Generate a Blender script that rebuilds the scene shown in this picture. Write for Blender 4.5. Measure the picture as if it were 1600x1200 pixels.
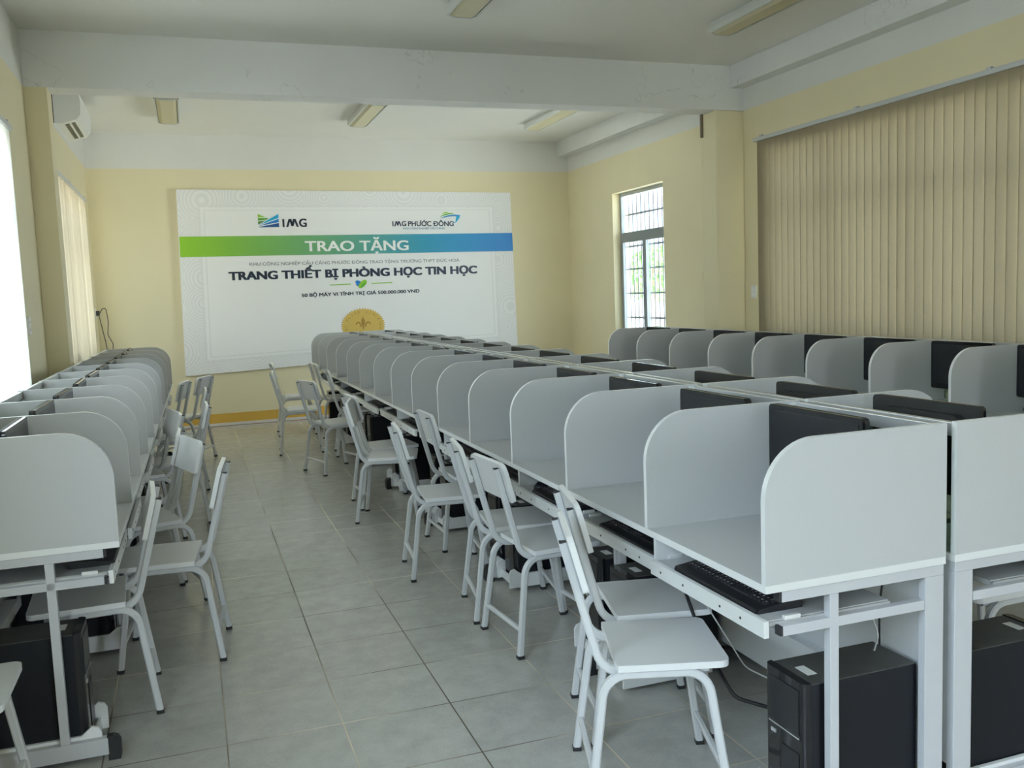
import bpy, bmesh, math, random
from mathutils import Vector, Matrix

# ------------------------------------------------------------------ clear
for o in list(bpy.data.objects):
    bpy.data.objects.remove(o)
SC = bpy.context.scene
COL = SC.collection
random.seed(7)

# ------------------------------------------------------------------ camera
R3 = ((0.9420053351330308, -0.3334179480621374, -0.03818927193519314),
      (-0.06923586604374998, -0.08173226098339986, -0.9942465651777295),
      (0.32837835408881355, 0.9392296361511253, -0.10007670628746006))
cd = bpy.data.cameras.new('camera')
cam = bpy.data.objects.new('camera', cd)
COL.objects.link(cam)
r, d, f = Vector(R3[0]), Vector(R3[1]), Vector(R3[2])
m = Matrix.Identity(4)
for i in range(3):
    m[i][0], m[i][1], m[i][2] = r[i], -d[i], -f[i]
m[2][3] = 1.52238
cam.matrix_world = m
cd.sensor_fit = 'HORIZONTAL'
cd.sensor_width = 36.0
cd.lens = 1426.5776 * 36.0 / 1600.0
cd.clip_start = 0.05
cd.clip_end = 200
SC.camera = cam

# ------------------------------------------------------------------ world, exposure
W = bpy.data.worlds.new('overcast_sky')
SC.world = W
W.use_nodes = True
wn = W.node_tree.nodes
bg = wn['Background']
# overcast sky above, bright pale yard below the horizon
wt = wn.new('ShaderNodeTexCoord')
ws = wn.new('ShaderNodeSeparateXYZ')
wr = wn.new('ShaderNodeMapRange')
wr.interpolation_type = 'SMOOTHSTEP'
wr.inputs['From Min'].default_value = -0.12
wr.inputs['From Max'].default_value = 0.12
wm = wn.new('ShaderNodeMix')
wm.data_type = 'RGBA'
wm.inputs[6].default_value = (1.45, 1.50, 1.50, 1)
wm.inputs[7].default_value = (0.63, 0.745, 0.89, 1)
W.node_tree.links.new(wt.outputs['Generated'], ws.inputs[0])
W.node_tree.links.new(ws.outputs['Z'], wr.inputs['Value'])
W.node_tree.links.new(wr.outputs['Result'], wm.inputs[0])
W.node_tree.links.new(wm.outputs[2], bg.inputs['Color'])
we = wn.new('ShaderNodeMapRange')          # sky strength raised on the tan-blind side to brighten the far end
we.inputs['From Min'].default_value = -0.2
we.inputs['From Max'].default_value = 0.9
we.inputs['To Min'].default_value = 16.5
we.inputs['To Max'].default_value = 46.0
W.node_tree.links.new(ws.outputs['X'], we.inputs['Value'])
W.node_tree.links.new(we.outputs['Result'], bg.inputs['Strength'])
SC.view_settings.view_transform = 'Standard'
SC.view_settings.look = 'None'
SC.view_settings.gamma = 1.0
SC.view_settings.use_curve_mapping = False
SC.view_settings.exposure = -0.02
SC.cycles.use_denoising = True
SC.cycles.max_bounces = 10
SC.cycles.diffuse_bounces = 6
SC.cycles.transparent_max_bounces = 12
SC.cycles.sample_clamp_indirect = 8.0
SC.cycles.sample_clamp_direct = 2.5
SC.cycles.caustics_reflective = False
SC.cycles.caustics_refractive = False


def portal(name, loc, sx, sy, direction):
    """Sampling portal standing in a window opening: it only guides the sky's light, it emits nothing itself."""
    ld = bpy.data.lights.new(name, 'AREA')
    ld.shape = 'RECTANGLE'
    ld.size, ld.size_y = sx, sy
    ld.cycles.is_portal = True
    o = bpy.data.objects.new(name, ld)
    COL.objects.link(o)
    o.location = loc
    o.rotation_euler = Vector(direction).to_track_quat('-Z', 'Y').to_euler()
    return o


# ------------------------------------------------------------------ room numbers (metres)
XL, XR, YB, YF, ZC = -1.018, 5.072, 11.836, -1.6, 3.5475
YBEAM, ZBAND = 7.585, 3.1425
XRB, ZRB = 4.926, 3.345
WT = 0.22
LC = (-1.45, 1.75, 1.0, 3.08)       # openings in the left wall: y0, y1, z0, z1
LN = (3.7, 6.62, 1.0, 2.66)
LF = (8.35, 11.16, 1.0, 2.66)
RF = (9.17, 10.46, 0.9, 2.69)     # right wall: barred window
RN = (2.0, 7.2, 1.0, 2.72)        # right wall: window behind the closed blind
FD = (2.0, 2.42, 0.0, 2.1)         # open door behind the camera: x0, x1, z0, z1

portal('sky_portal_left_open', (XL - WT, (LC[0] + LC[1]) / 2, 2.04), 3.2, 2.08, (1, 0, 0))
portal('sky_portal_left_near', (XL - WT, (LN[0] + LN[1]) / 2, 1.83), 2.9, 1.66, (1, 0, 0))
portal('sky_portal_left_far', (XL - WT, (LF[0] + LF[1]) / 2, 1.83), 2.8, 1.66, (1, 0, 0))
portal('sky_portal_right_far', (XR + WT, (RF[0] + RF[1]) / 2, 1.8), 1.3, 1.8, (-1, 0, 0))
portal('sky_portal_right_near', (XR + WT, (RN[0] + RN[1]) / 2, 1.86), 5.2, 1.72, (-1, 0, 0))
portal('sky_portal_front_door', (2.21, YF - WT, 1.05), 0.42, 2.1, (0, 1, 0))

# ------------------------------------------------------------------ materials
MATS = {}


def mat(name, col, rough=0.5, metal=0.0, spec=0.5, var=0.0, vscale=40.0, bump=0.0, coat=0.0):
    mm = bpy.data.materials.new(name)
    mm.use_nodes = True
    nt = mm.node_tree
    b = nt.nodes['Principled BSDF']
    b.inputs['Base Color'].default_value = (*col, 1)
    b.inputs['Roughness'].default_value = rough
    b.inputs['Metallic'].default_value = metal
    b.inputs['Specular IOR Level'].default_value = spec
    b.inputs['Coat Weight'].default_value = coat
    tc = nt.nodes.new('ShaderNodeTexCoord')
    nz = nt.nodes.new('ShaderNodeTexNoise')
    nz.inputs['Scale'].default_value = vscale
    nz.inputs['Detail'].default_value = 4
    nt.links.new(tc.outputs['Object'], nz.inputs['Vector'])
    if var > 0:
        mr = nt.nodes.new('ShaderNodeMapRange')
        mr.inputs['To Min'].default_value = 1 - var
        mr.inputs['To Max'].default_value = 1 + var
        nt.links.new(nz.outputs['Fac'], mr.inputs['Value'])
        mx = nt.nodes.new('ShaderNodeMix')
        mx.data_type = 'RGBA'
        mx.blend_type = 'MULTIPLY'
        mx.inputs[0].default_value = 1.0
        mx.inputs[6].default_value = (*col, 1)
        nt.links.new(mr.outputs['Result'], mx.inputs[7])
        nt.links.new(mx.outputs[2], b.inputs['Base Color'])
    if bump > 0:
        bp = nt.nodes.new('ShaderNodeBump')
        bp.inputs['Strength'].default_value = bump
        bp.inputs['Distance'].default_value = 0.002
        nt.links.new(nz.outputs['Fac'], bp.inputs['Height'])
        nt.links.new(bp.outputs['Normal'], b.inputs['Normal'])
    MATS[name] = mm
    return mm


def lin(r_, g_, b_):
    def c(v):
        v /= 255.0
        return v / 12.92 if v <= 0.04045 else ((v + 0.055) / 1.055) ** 2.4
    return (c(r_), c(g_), c(b_))


M_LAM = mat('grey_laminate', (0.50, 0.505, 0.51), 0.42, var=0.06, vscale=300, bump=0.03)
M_EDGE = mat('white_edge_band', (0.82, 0.83, 0.84), 0.35, var=0.01)
M_MET = mat('light_grey_painted_steel', (0.54, 0.545, 0.57), 0.35, spec=0.5, var=0.02, vscale=20)
M_ALU = mat('aluminium_rail', (0.62, 0.63, 0.63), 0.3, metal=0.6, var=0.03, vscale=30)
M_CHR = mat('pale_chair_steel', (0.60, 0.61, 0.625), 0.3, spec=0.5, var=0.02, vscale=20)
M_PLASTIC_W = mat('white_plastic', (0.75, 0.75, 0.74), 0.4, var=0.02)
M_BLK = mat('black_plastic', (0.012, 0.012, 0.014), 0.35, spec=0.5, var=0.1, vscale=60)
M_GLOSS = mat('glossy_black', (0.008, 0.008, 0.010), 0.12, spec=0.6, var=0.05)
M_SHELL = mat('matte_dark_shell', (0.022, 0.022, 0.021), 0.6, spec=0.4, var=0.3, vscale=14)
M_SCR = mat('dark_screen', (0.010, 0.011, 0.013), 0.28, spec=0.5, var=0.05)
M_KEY = mat('black_keys', (0.02, 0.02, 0.023), 0.28, spec=0.5, var=0.1)
M_TOW = mat('black_steel_case', (0.009, 0.010, 0.014), 0.5, spec=0.3, var=0.2, vscale=15)
M_DUST = mat('dusty_black_top', (0.062, 0.062, 0.058), 0.55, var=0.35, vscale=18)
M_STK = mat('white_sticker', (0.75, 0.75, 0.72), 0.5, var=0.02)
M_BLUE = mat('blue_badge', (0.05, 0.25, 0.6), 0.3, var=0.02)
M_RUB = mat('black_rubber', (0.02, 0.02, 0.022), 0.6, var=0.1)
M_WHITE = mat('white_wall_paint', (0.68, 0.675, 0.645), 0.75, var=0.03, vscale=3, bump=0.1)
M_BEAM = mat('beam_white_paint', (0.70, 0.70, 0.69), 0.75, var=0.04, vscale=3, bump=0.1)
M_CEIL = mat('ceiling_paint', (0.70, 0.69, 0.65), 0.8, var=0.03, vscale=2, bump=0.1)
M_YEL = mat('cream_yellow_paint', (0.71, 0.64, 0.435), 0.7, var=0.025, vscale=3, bump=0.1)
M_OCH = mat('ochre_band_paint', (0.62, 0.37, 0.06), 0.6, var=0.03)
M_SKIRT = mat('white_skirting_tile', (0.68, 0.66, 0.62), 0.35, var=0.02)
M_RED = mat('red_brown_joint', (0.25, 0.07, 0.05), 0.6, var=0.05)
M_RAILW = mat('grey_blind_rail', (0.50, 0.51, 0.51), 0.4, var=0.02)
M_FRAME = mat('grey_window_frame', (0.20, 0.22, 0.23), 0.5, var=0.03)
M_BAR = mat('dark_window_bar', (0.10, 0.10, 0.11), 0.5, var=0.05)
M_OUT = mat('grey_paving', (0.22, 0.22, 0.21), 0.8, var=0.08, vscale=2)
M_LEAF = mat('leaf_green', (0.10, 0.22, 0.05), 0.6, var=0.4, vscale=8)
M_BARK = mat('bark_brown', (0.12, 0.08, 0.05), 0.8, var=0.3, vscale=8)
M_LAMPD = mat('yellowed_lamp_diffuser', (0.50, 0.46, 0.30), 0.5, var=0.05, vscale=25)
M_LAMPH = mat('lamp_housing_white', (0.55, 0.56, 0.54), 0.5, var=0.03)
M_AC = mat('white_appliance_plastic', (0.72, 0.73, 0.72), 0.4, var=0.01)
M_CABLE = mat('black_cable', (0.012, 0.012, 0.013), 0.5, var=0.1)
M_CABLEW = mat('grey_cable', (0.5, 0.5, 0.48), 0.5, var=0.05)
M_BROWN = mat('brown_conduit', (0.16, 0.12, 0.08), 0.6, var=0.1)
M_BOARD = mat('board_white', (0.90, 0.905, 0.92), 0.5, var=0.005)
M_INK = mat('navy_print', lin(14, 30, 52), 0.5, var=0.01)
M_INKG = mat('grey_print', lin(120, 124, 130), 0.5, var=0.01)
M_INKW = mat('white_print', (0.9, 0.9, 0.9), 0.5, var=0.01)
M_INKT = mat('teal_print', lin(10, 110, 150), 0.5, var=0.01)
M_GRN = mat('leaf_green_print', lin(126, 180, 30), 0.5, var=0.01)
M_GRN2 = mat('mid_green_print', lin(85, 150, 45), 0.5, var=0.01)
M_GRN3 = mat('dark_green_print', lin(70, 120, 50), 0.5, var=0.01)
M_BL1 = mat('sky_blue_print', lin(10, 155, 200), 0.5, var=0.01)
M_BL2 = mat('mid_blue_print', lin(10, 115, 185), 0.5, var=0.01)
M_BL3 = mat('deep_blue_print', lin(15, 75, 130), 0.5, var=0.01)
M_GOLD = mat('gold_foil', lin(196, 166, 84), 0.45, metal=0.15, var=0.06, vscale=14)
M_GOLDD = mat('embossed_gold', lin(150, 118, 48), 0.45, metal=0.2, var=0.05)
M_CHAIRLAM = mat('chair_laminate', (0.64, 0.645, 0.65), 0.4, var=0.05, vscale=300, bump=0.03)


def translucent(name, col, tcol, fac):
    mm = bpy.data.materials.new(name)
    mm.use_nodes = True
    nt = mm.node_tree
    nt.nodes.remove(nt.nodes['Principled BSDF'])
    out = nt.nodes['Material Output']
    a = nt.nodes.new('ShaderNodeBsdfDiffuse')
    t = nt.nodes.new('ShaderNodeBsdfTranslucent')
    mx = nt.nodes.new('ShaderNodeMixShader')
    tc = nt.nodes.new('ShaderNodeTexCoord')
    wv = nt.nodes.new('ShaderNodeTexNoise')
    wv.inputs['Scale'].default_value = 120
    mp = nt.nodes.new('ShaderNodeMapRange')
    mp.inputs['To Min'].default_value = 0.93
    mp.inputs['To Max'].default_value = 1.07
    mc = nt.nodes.new('ShaderNodeMix')
    mc.data_type = 'RGBA'
    mc.blend_type = 'MULTIPLY'
    mc.inputs[0].default_value = 1
    mc.inputs[6].default_value = (*col, 1)
    nt.links.new(tc.outputs['Object'], wv.inputs['Vector'])
    nt.links.new(wv.outputs['Fac'], mp.inputs['Value'])
    nt.links.new(mp.outputs['Result'], mc.inputs[7])
    nt.links.new(mc.outputs[2], a.inputs['Color'])
    t.inputs['Color'].default_value = (*tcol, 1)
    mx.inputs[0].default_value = fac
    nt.links.new(a.outputs[0], mx.inputs[1])
    nt.links.new(t.outputs[0], mx.inputs[2])
    nt.links.new(mx.outputs[0], out.inputs['Surface'])
    return mm


M_BLTAN = translucent('tan_blind_fabric', (0.29, 0.245, 0.165), (0.6, 0.5, 0.32), 0.012)
M_BLCRM = translucent('cream_blind_fabric', (0.60, 0.52, 0.38), (0.84, 0.72, 0.52), 0.08)
M_BLWHT = translucent('pale_blind_fabric', (0.72, 0.70, 0.66), (0.95, 0.92, 0.86), 0.62)


def glass_mat():
    mm = bpy.data.materials.new('window_glass')
    mm.use_nodes = True
    nt = mm.node_tree
    nt.nodes.remove(nt.nodes['Principled BSDF'])
    out = nt.nodes['Material Output']
    a = nt.nodes.new('ShaderNodeBsdfTransparent')
    a.inputs['Color'].default_value = (0.93, 0.96, 0.95, 1)
    g = nt.nodes.new('ShaderNodeBsdfGlossy')
    g.inputs['Roughness'].default_value = 0.02
    mx = nt.nodes.new('ShaderNodeMixShader')
    mx.inputs[0].default_value = 0.06
    nt.links.new(a.outputs[0], mx.inputs[1])
    nt.links.new(g.outputs[0], mx.inputs[2])
    nt.links.new(mx.outputs[0], out.inputs['Surface'])
    return mm


def glass_mat2():
    mm = glass_mat()
    mm.name = 'green_glass'
    for n_ in mm.node_tree.nodes:
        if n_.type == 'BSDF_TRANSPARENT':
            n_.inputs['Color'].default_value = (0.66, 0.76, 0.70, 1)
        if n_.type == 'MIX_SHADER':
            n_.inputs[0].default_value = 0.10
        if n_.type == 'BSDF_GLOSSY':
            n_.inputs['Roughness'].default_value = 0.08
    return mm


M_GLASS = glass_mat()
M_PANE = glass_mat2()


def floor_mat():
    mm = bpy.data.materials.new('grey_floor_tile')
    mm.use_nodes = True
    nt = mm.node_tree
    N, L = nt.nodes, nt.links
    b = N['Principled BSDF']
    tc = N.new('ShaderNodeTexCoord')
    sp = N.new('ShaderNodeSeparateXYZ')
    L.new(tc.outputs['Object'], sp.inputs[0])

    def math_(op, a, bb=None, c=None):
        n = N.new('ShaderNodeMath')
        n.operation = op
        for i, v in enumerate((a, bb, c)):
            if v is None:
                continue
            if isinstance(v, (int, float)):
                n.inputs[i].default_value = v
            else:
                L.new(v, n.inputs[i])
        return n.outputs[0]
    u = math_('DIVIDE', math_('ADD', sp.outputs['X'], -0.423 + 40.0), 0.4)
    v = math_('DIVIDE', math_('ADD', sp.outputs['Y'], -3.195 + 40.0), 0.4)
    du = math_('ABSOLUTE', math_('SUBTRACT', math_('FRACT', math_('ADD', u, 0.5)), 0.5))
    dv = math_('ABSOLUTE', math_('SUBTRACT', math_('FRACT', math_('ADD', v, 0.5)), 0.5))
    gr = math_('LESS_THAN', math_('MINIMUM', du, dv), 0.0065)
    cx = N.new('ShaderNodeCombineXYZ')
    L.new(math_('FLOOR', u), cx.inputs[0])
    L.new(math_('FLOOR', v), cx.inputs[1])
    wn_ = N.new('ShaderNodeTexWhiteNoise')
    wn_.noise_dimensions = '2D'
    L.new(cx.outputs[0], wn_.inputs['Vector'])
    nz = N.new('ShaderNodeTexNoise')
    nz.inputs['Scale'].default_value = 9
    nz.inputs['Detail'].default_value = 8
    nz.inputs['Roughness'].default_value = 0.7
    L.new(tc.outputs['Object'], nz.inputs['Vector'])
    nz2 = N.new('ShaderNodeTexNoise')
    nz2.inputs['Scale'].default_value = 120
    nz2.inputs['Detail'].default_value = 3
    L.new(tc.outputs['Object'], nz2.inputs['Vector'])
    fac = math_('ADD', math_('MULTIPLY', nz.outputs['Fac'], 0.7), math_('MULTIPLY', nz2.outputs['Fac'], 0.3))
    fac = math_('ADD', fac, math_('MULTIPLY', math_('SUBTRACT', wn_.outputs['Value'], 0.5), 0.10))
    cr = N.new('ShaderNodeValToRGB')
    cr.color_ramp.elements[0].position = 0.3
    cr.color_ramp.elements[0].color = (0.37, 0.365, 0.34, 1)
    cr.color_ramp.elements[1].position = 0.7
    cr.color_ramp.elements[1].color = (0.51, 0.505, 0.475, 1)
    L.new(fac, cr.inputs[0])
    ng = N.new('ShaderNodeTexNoise')
    ng.inputs['Scale'].default_value = 0.9
    L.new(tc.outputs['Object'], ng.inputs['Vector'])
    cg = N.new('ShaderNodeValToRGB')
    cg.color_ramp.elements[0].position = 0.42
    cg.color_ramp.elements[0].color = (0.09, 0.075, 0.05, 1)
    cg.color_ramp.elements[1].position = 0.58
    cg.color_ramp.elements[1].color = (0.62, 0.55, 0.42, 1)
    L.new(ng.outputs['Fac'], cg.inputs[0])
    mx = N.new('ShaderNodeMix')
    mx.data_type = 'RGBA'
    L.new(gr, mx.inputs[0])
    L.new(cr.outputs[0], mx.inputs[6])
    L.new(cg.outputs[0], mx.inputs[7])
    L.new(mx.outputs[2], b.inputs['Base Color'])
    rr = math_('ADD', math_('MULTIPLY', nz.outputs['Fac'], 0.18), math_('MULTIPLY', gr, 0.3))
    L.new(math_('ADD', rr, 0.14), b.inputs['Roughness'])
    bp = N.new('ShaderNodeBump')
    bp.inputs['Strength'].default_value = 0.25
    bp.inputs['Distance'].default_value = 0.002
    L.new(math_('SUBTRACT', math_('MULTIPLY', nz2.outputs['Fac'], 0.2), gr), bp.inputs['Height'])
    L.new(bp.outputs['Normal'], b.inputs['Normal'])
    return mm


M_FLOOR = floor_mat()


def band_mat():
    mm = bpy.data.materials.new('green_to_blue_print')
    mm.use_nodes = True
    nt = mm.node_tree
    N, L = nt.nodes, nt.links
    b = N['Principled BSDF']
    b.inputs['Roughness'].default_value = 0.5
    tc = N.new('ShaderNodeTexCoord')
    sp = N.new('ShaderNodeSeparateXYZ')
    L.new(tc.outputs['Generated'], sp.inputs[0])
    cr = N.new('ShaderNodeValToRGB')
    e = cr.color_ramp.elements
    e[0].position, e[0].color = 0.0, (*lin(136, 190, 34), 1)
    e[1].position, e[1].color = 1.0, (*lin(0, 108, 176), 1)
    for p, c in ((0.12, (122, 176, 52)), (0.42, (84, 142, 104)), (0.7, (10, 116, 140)), (0.86, (0, 112, 160))):
        k = e.new(p)
        k.color = (*lin(*c), 1)
    L.new(sp.outputs['X'], cr.inputs[0])
    L.new(cr.outputs[0], b.inputs['Base Color'])
    return mm


def ring_mat():
    mm = bpy.data.materials.new('ring_pattern_print')
    mm.use_nodes = True
    nt = mm.node_tree
    N, L = nt.nodes, nt.links
    b = N['Principled BSDF']
    b.inputs['Roughness'].default_value = 0.5
    tc = N.new('ShaderNodeTexCoord')
    vo = N.new('ShaderNodeTexVoronoi')
    vo.inputs['Scale'].default_value = 2.1
    vo.inputs['Randomness'].default_value = 0.45
    L.new(tc.outputs['Object'], vo.inputs['Vector'])
    mu = N.new('ShaderNodeMath')
    mu.operation = 'MULTIPLY'
    mu.inputs[1].default_value = 105.0
    L.new(vo.outputs['Distance'], mu.inputs[0])
    si = N.new('ShaderNodeMath')
    si.operation = 'SINE'
    L.new(mu.outputs[0], si.inputs[0])
    cr = N.new('ShaderNodeValToRGB')
    cr.color_ramp.elements[0].position = 0.35
    cr.color_ramp.elements[0].color = (0.87, 0.875, 0.89, 1)
    cr.color_ramp.elements[1].position = 0.65
    cr.color_ramp.elements[1].color = (0.80, 0.805, 0.825, 1)
    ma = N.new('ShaderNodeMapRange')
    ma.inputs['From Min'].default_value = -1
    L.new(si.outputs[0], ma.inputs['Value'])
    L.new(ma.outputs['Result'], cr.inputs[0])
    L.new(cr.outputs[0], b.inputs['Base Color'])
    return mm


M_BAND = band_mat()
M_RING = ring_mat()


# ------------------------------------------------------------------ mesh helpers
class MB:
    """Collects shapes into ONE mesh."""

    def __init__(self, *mats):
        self.v, self.f, self.mi, self.sm = [], [], [], []
        self.mats = list(mats)

    def add(self, verts, faces, mi=0, smooth=False):
        n = len(self.v)
        self.v += [tuple(p) for p in verts]
        for fc in faces:
            self.f.append([n + i for i in fc])
            self.mi.append(mi)
            self.sm.append(smooth)

    def box(self, x0, x1, y0, y1, z0, z1, mi=0, side=None, bevel=0.0):
        """side = material of the narrow faces other than +-z; bevel chamfers the edges."""
        if bevel <= 0:
            vs = [(x, y, z) for x in (x0, x1) for y in (y0, y1) for z in (z0, z1)]
            s = mi if side is None else side
            self.add(vs, [(0, 1, 3, 2), (4, 6, 7, 5), (0, 4, 5, 1), (2, 3, 7, 6)], s)
            self.add(vs, [(0, 2, 6, 4), (1, 5, 7, 3)], mi)
            return
        bm = bmesh.new()
        bmesh.ops.create_cube(bm, size=1)
        for v in bm.verts:
            v.co = Vector(((x0 + x1) / 2 + v.co.x * (x1 - x0), (y0 + y1) / 2 + v.co.y * (y1 - y0), (z0 + z1) / 2 + v.co.z * (z1 - z0)))
        bmesh.ops.bevel(bm, geom=list(bm.edges), offset=bevel, segments=2, affect='EDGES', profile=0.6)
        self.bm(bm, mi, side)

    def bm(self, bm, mi=0, side=None):
        bm.verts.index_update()
        n = len(self.v)
        self.v += [tuple(v.co) for v in bm.verts]
        bm.normal_update()
        for fc in bm.faces:
            self.f.append([n + v.index for v in fc.verts])
            s = mi
            if side is not None and abs(fc.normal.z) < 0.6:
                s = side
            self.mi.append(s)
            self.sm.append(False)
        bm.free()

    def prism(self, pts, axis, a0, a1, mi=0, side=None, smooth_side=False):
        """Extrude a 2-D outline along an axis. axis 'y': pts are (x, z); 'z': (x, y); 'x': (y, z)."""
        def P(p, a):
            return (p[0], a, p[1]) if axis == 'y' else (p[0], p[1], a) if axis == 'z' else (a, p[0], p[1])
        n = len(pts)
        vs = [P(p, a0) for p in pts] + [P(p, a1) for p in pts]
        area = sum(pts[i][0] * pts[(i + 1) % n][1] - pts[(i + 1) % n][0] * pts[i][1] for i in range(n))
        flip = (area < 0) != (axis == 'y')
        c0 = list(range(n))
        c1 = list(range(n, 2 * n))
        c0 = c0 if flip else c0[::-1]
        c1 = c1[::-1] if flip else c1
        self.add(vs, [c0, c1], mi)
        sf = []
        for i in range(n):
            j = (i + 1) % n
            q = (i, j, n + j, n + i)
            sf.append(q[::-1] if flip else q)
        self.add(vs, sf, mi if side is None else side, smooth_side)

    def tube(self, path, rad, seg=8, mi=0, normal=None, square=False, caps=True, smooth=True):
        """Sweep a round (or rounded-square) section along a polyline."""
        P = [Vector(p) for p in path]
        n = len(P)
        if square:
            q = rad * 0.62
            sec = [(rad, q), (q, rad), (-q, rad), (-rad, q), (-rad, -q), (-q, -rad), (q, -rad), (rad, -q)]
        else:
            sec = [(rad * math.cos(2 * math.pi * k / seg), rad * math.sin(2 * math.pi * k / seg)) for k in range(seg)]
        k = len(sec)
        vs = []
        prev = None
        for i in range(n):
            t = (P[min(i + 1, n - 1)] - P[max(i - 1, 0)]).normalized()
            if normal is not None:
                bn = Vector(normal)
            elif prev is None:
                bn = Vector((0, 0, 1)) if abs(t.z) < 0.9 else Vector((1, 0, 0))
            else:
                bn = prev
            bn = (bn - t * bn.dot(t)).normalized()
            prev = bn
            a = t.cross(bn)
            sc = 1.0
            if 0 < i < n - 1:
                c = (P[i] - P[i - 1]).normalized().dot((P[i + 1] - P[i]).normalized())
                sc = 1.0 / max(0.5, math.sqrt(max(0.0, (1 + c) / 2)))
            for sx, sy in sec:
                vs.append(P[i] + a * sx * sc + bn * sy)
        fs = []
        for i in range(n - 1):
            for j in range(k):
                j2 = (j + 1) % k
                fs.append((i * k + j, i * k + j2, (i + 1) * k + j2, (i + 1) * k + j))
        self.add(vs, fs, mi, smooth and not square)
        if caps:
            self.add(vs, [tuple(range(k))[::-1], tuple((n - 1) * k + j for j in range(k))], mi)

    def lathe(self, prof, c, axis='z', seg=16, mi=0, smooth=True):
        vs = []
        for rr, h in prof:
            for j in range(seg):
                a = 2 * math.pi * j / seg
                p = (rr * math.cos(a), rr * math.sin(a), h)
                if axis == 'x':
                    p = (h, rr * math.cos(a), rr * math.sin(a))
                elif axis == 'y':
                    p = (rr * math.sin(a), h, rr * math.cos(a))
                vs.append((c[0] + p[0], c[1] + p[1], c[2] + p[2]))
        fs = []
        for i in range(len(prof) - 1):
            for j in range(seg):
                j2 = (j + 1) % seg
                fs.append((i * seg + j, i * seg + j2, (i + 1) * seg + j2, (i + 1) * seg + j))
        self.add(vs, fs, mi, smooth)
        self.add(vs, [tuple(range(seg))[::-1], tuple((len(prof) - 1) * seg + j for j in range(seg))], mi)

    def xf(self, mtx):
        self.v = [tuple(mtx @ Vector(p)) for p in self.v]
        return self

    def obj(self, name, parent=None):
        me = bpy.data.meshes.new(name)
        me.from_pydata(self.v, [], self.f)
        for mm in self.mats:
            me.materials.append(mm)
        me.polygons.foreach_set('material_index', self.mi)
        me.polygons.foreach_set('use_smooth', self.sm)
        me.update()
        bm = bmesh.new()
        bm.from_mesh(me)
        bmesh.ops.recalc_face_normals(bm, faces=bm.faces)
        bm.to_mesh(me)
        bm.free()
        o = bpy.data.objects.new(name, me)
        COL.objects.link(o)
        if parent is not None:
            o.parent = parent
        return o


def fillet(pts, rads, n=7):
    """Round the corners of an open polyline (list of Vectors or tuples)."""
    P = [Vector(p) for p in pts]
    out = [P[0]]
    for i in range(1, len(P) - 1):
        rd = rads[i - 1]
        a = (P[i - 1] - P[i]).normalized()
        b = (P[i + 1] - P[i]).normalized()
        ang = a.angle(b)
        if rd <= 0 or ang > 3.13:
            out.append(P[i])
            continue
        tl = rd / math.tan(ang / 2)
        bis = (a + b).normalized()
        c = P[i] + bis * (rd / math.sin(ang / 2))
        s = P[i] + a * tl - c
        e = P[i] + b * tl - c
        tot = s.angle(e)
        for k in range(n + 1):
            t = k / n
            out.append(c + (s * math.sin((1 - t) * tot) + e * math.sin(t * tot)) / math.sin(tot))
    out.append(P[-1])
    return out


def rrect(x0, x1, y0, y1, radii, n=5):
    """Rounded rectangle outline, radii for (x0y0, x1y0, x1y1, x0y1)."""
    out = []
    for (cx, cy, sx, sy, a0), rd in zip(((x0, y0, 1, 1, 180), (x1, y0, -1, 1, 270), (x1, y1, -1, -1, 0), (x0, y1, 1, -1, 90)), radii):
        if rd <= 0:
            out.append((cx, cy))
            continue
        for k in range(n + 1):
            a = math.radians(a0 + 90 * k / n)
            out.append((cx + sx * rd + rd * math.cos(a), cy + sy * rd + rd * math.sin(a)))
    return out


def tag(o, label=None, cat=None, group=None, kind=None):
    if label:
        o['label'] = label
    if cat:
        o['category'] = cat
    if group:
        o['group'] = group
    if kind:
        o['kind'] = kind
    return o


def thing(name, label, cat, group=None, loc=(0, 0, 0), rz=0.0):
    o = bpy.data.objects.new(name, None)
    o.empty_display_size = 0.1
    COL.objects.link(o)
    o.location = loc
    o.rotation_euler = (0, 0, rz)
    return tag(o, label, cat, group)


KIDS = {}


def children_of(o):
    return [c for c in bpy.data.objects if c.parent == o]


def copy_thing(src, label, group, loc, rz):
    kids = KIDS.get(src.name)
    if kids is None:
        kids = KIDS[src.name] = [(c, children_of(c)) for c in children_of(src)]
    t = src.copy()
    COL.objects.link(t)
    t.location = loc
    t.rotation_euler = (0, 0, rz)
    t['label'] = label
    if group:
        t['group'] = group
    for c, sub in kids:
        c2 = c.copy()
        COL.objects.link(c2)
        c2.parent = t
        for g in sub:
            g2 = g.copy()
            COL.objects.link(g2)
            g2.parent = c2
    return t


def make_or_copy(store, key, builder, label, group, loc, rz):
    if key not in store:
        store[key] = builder()
        t = store[key]
        t['label'] = label
        if group:
            t['group'] = group
        t.location = loc
        t.rotation_euler = (0, 0, rz)
        KIDS[t.name] = [(c, children_of(c)) for c in children_of(t)]
        return t
    return copy_thing(store[key], label, group, loc, rz)


def structure(o, label=None, cat=None):
    o['kind'] = 'structure'
    return tag(o, label, cat)


ORD = ['first', 'second', 'third', 'fourth', 'fifth', 'sixth', 'seventh', 'eighth', 'ninth', 'tenth', 'eleventh', 'twelfth', 'thirteenth', 'fourteenth']

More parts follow.
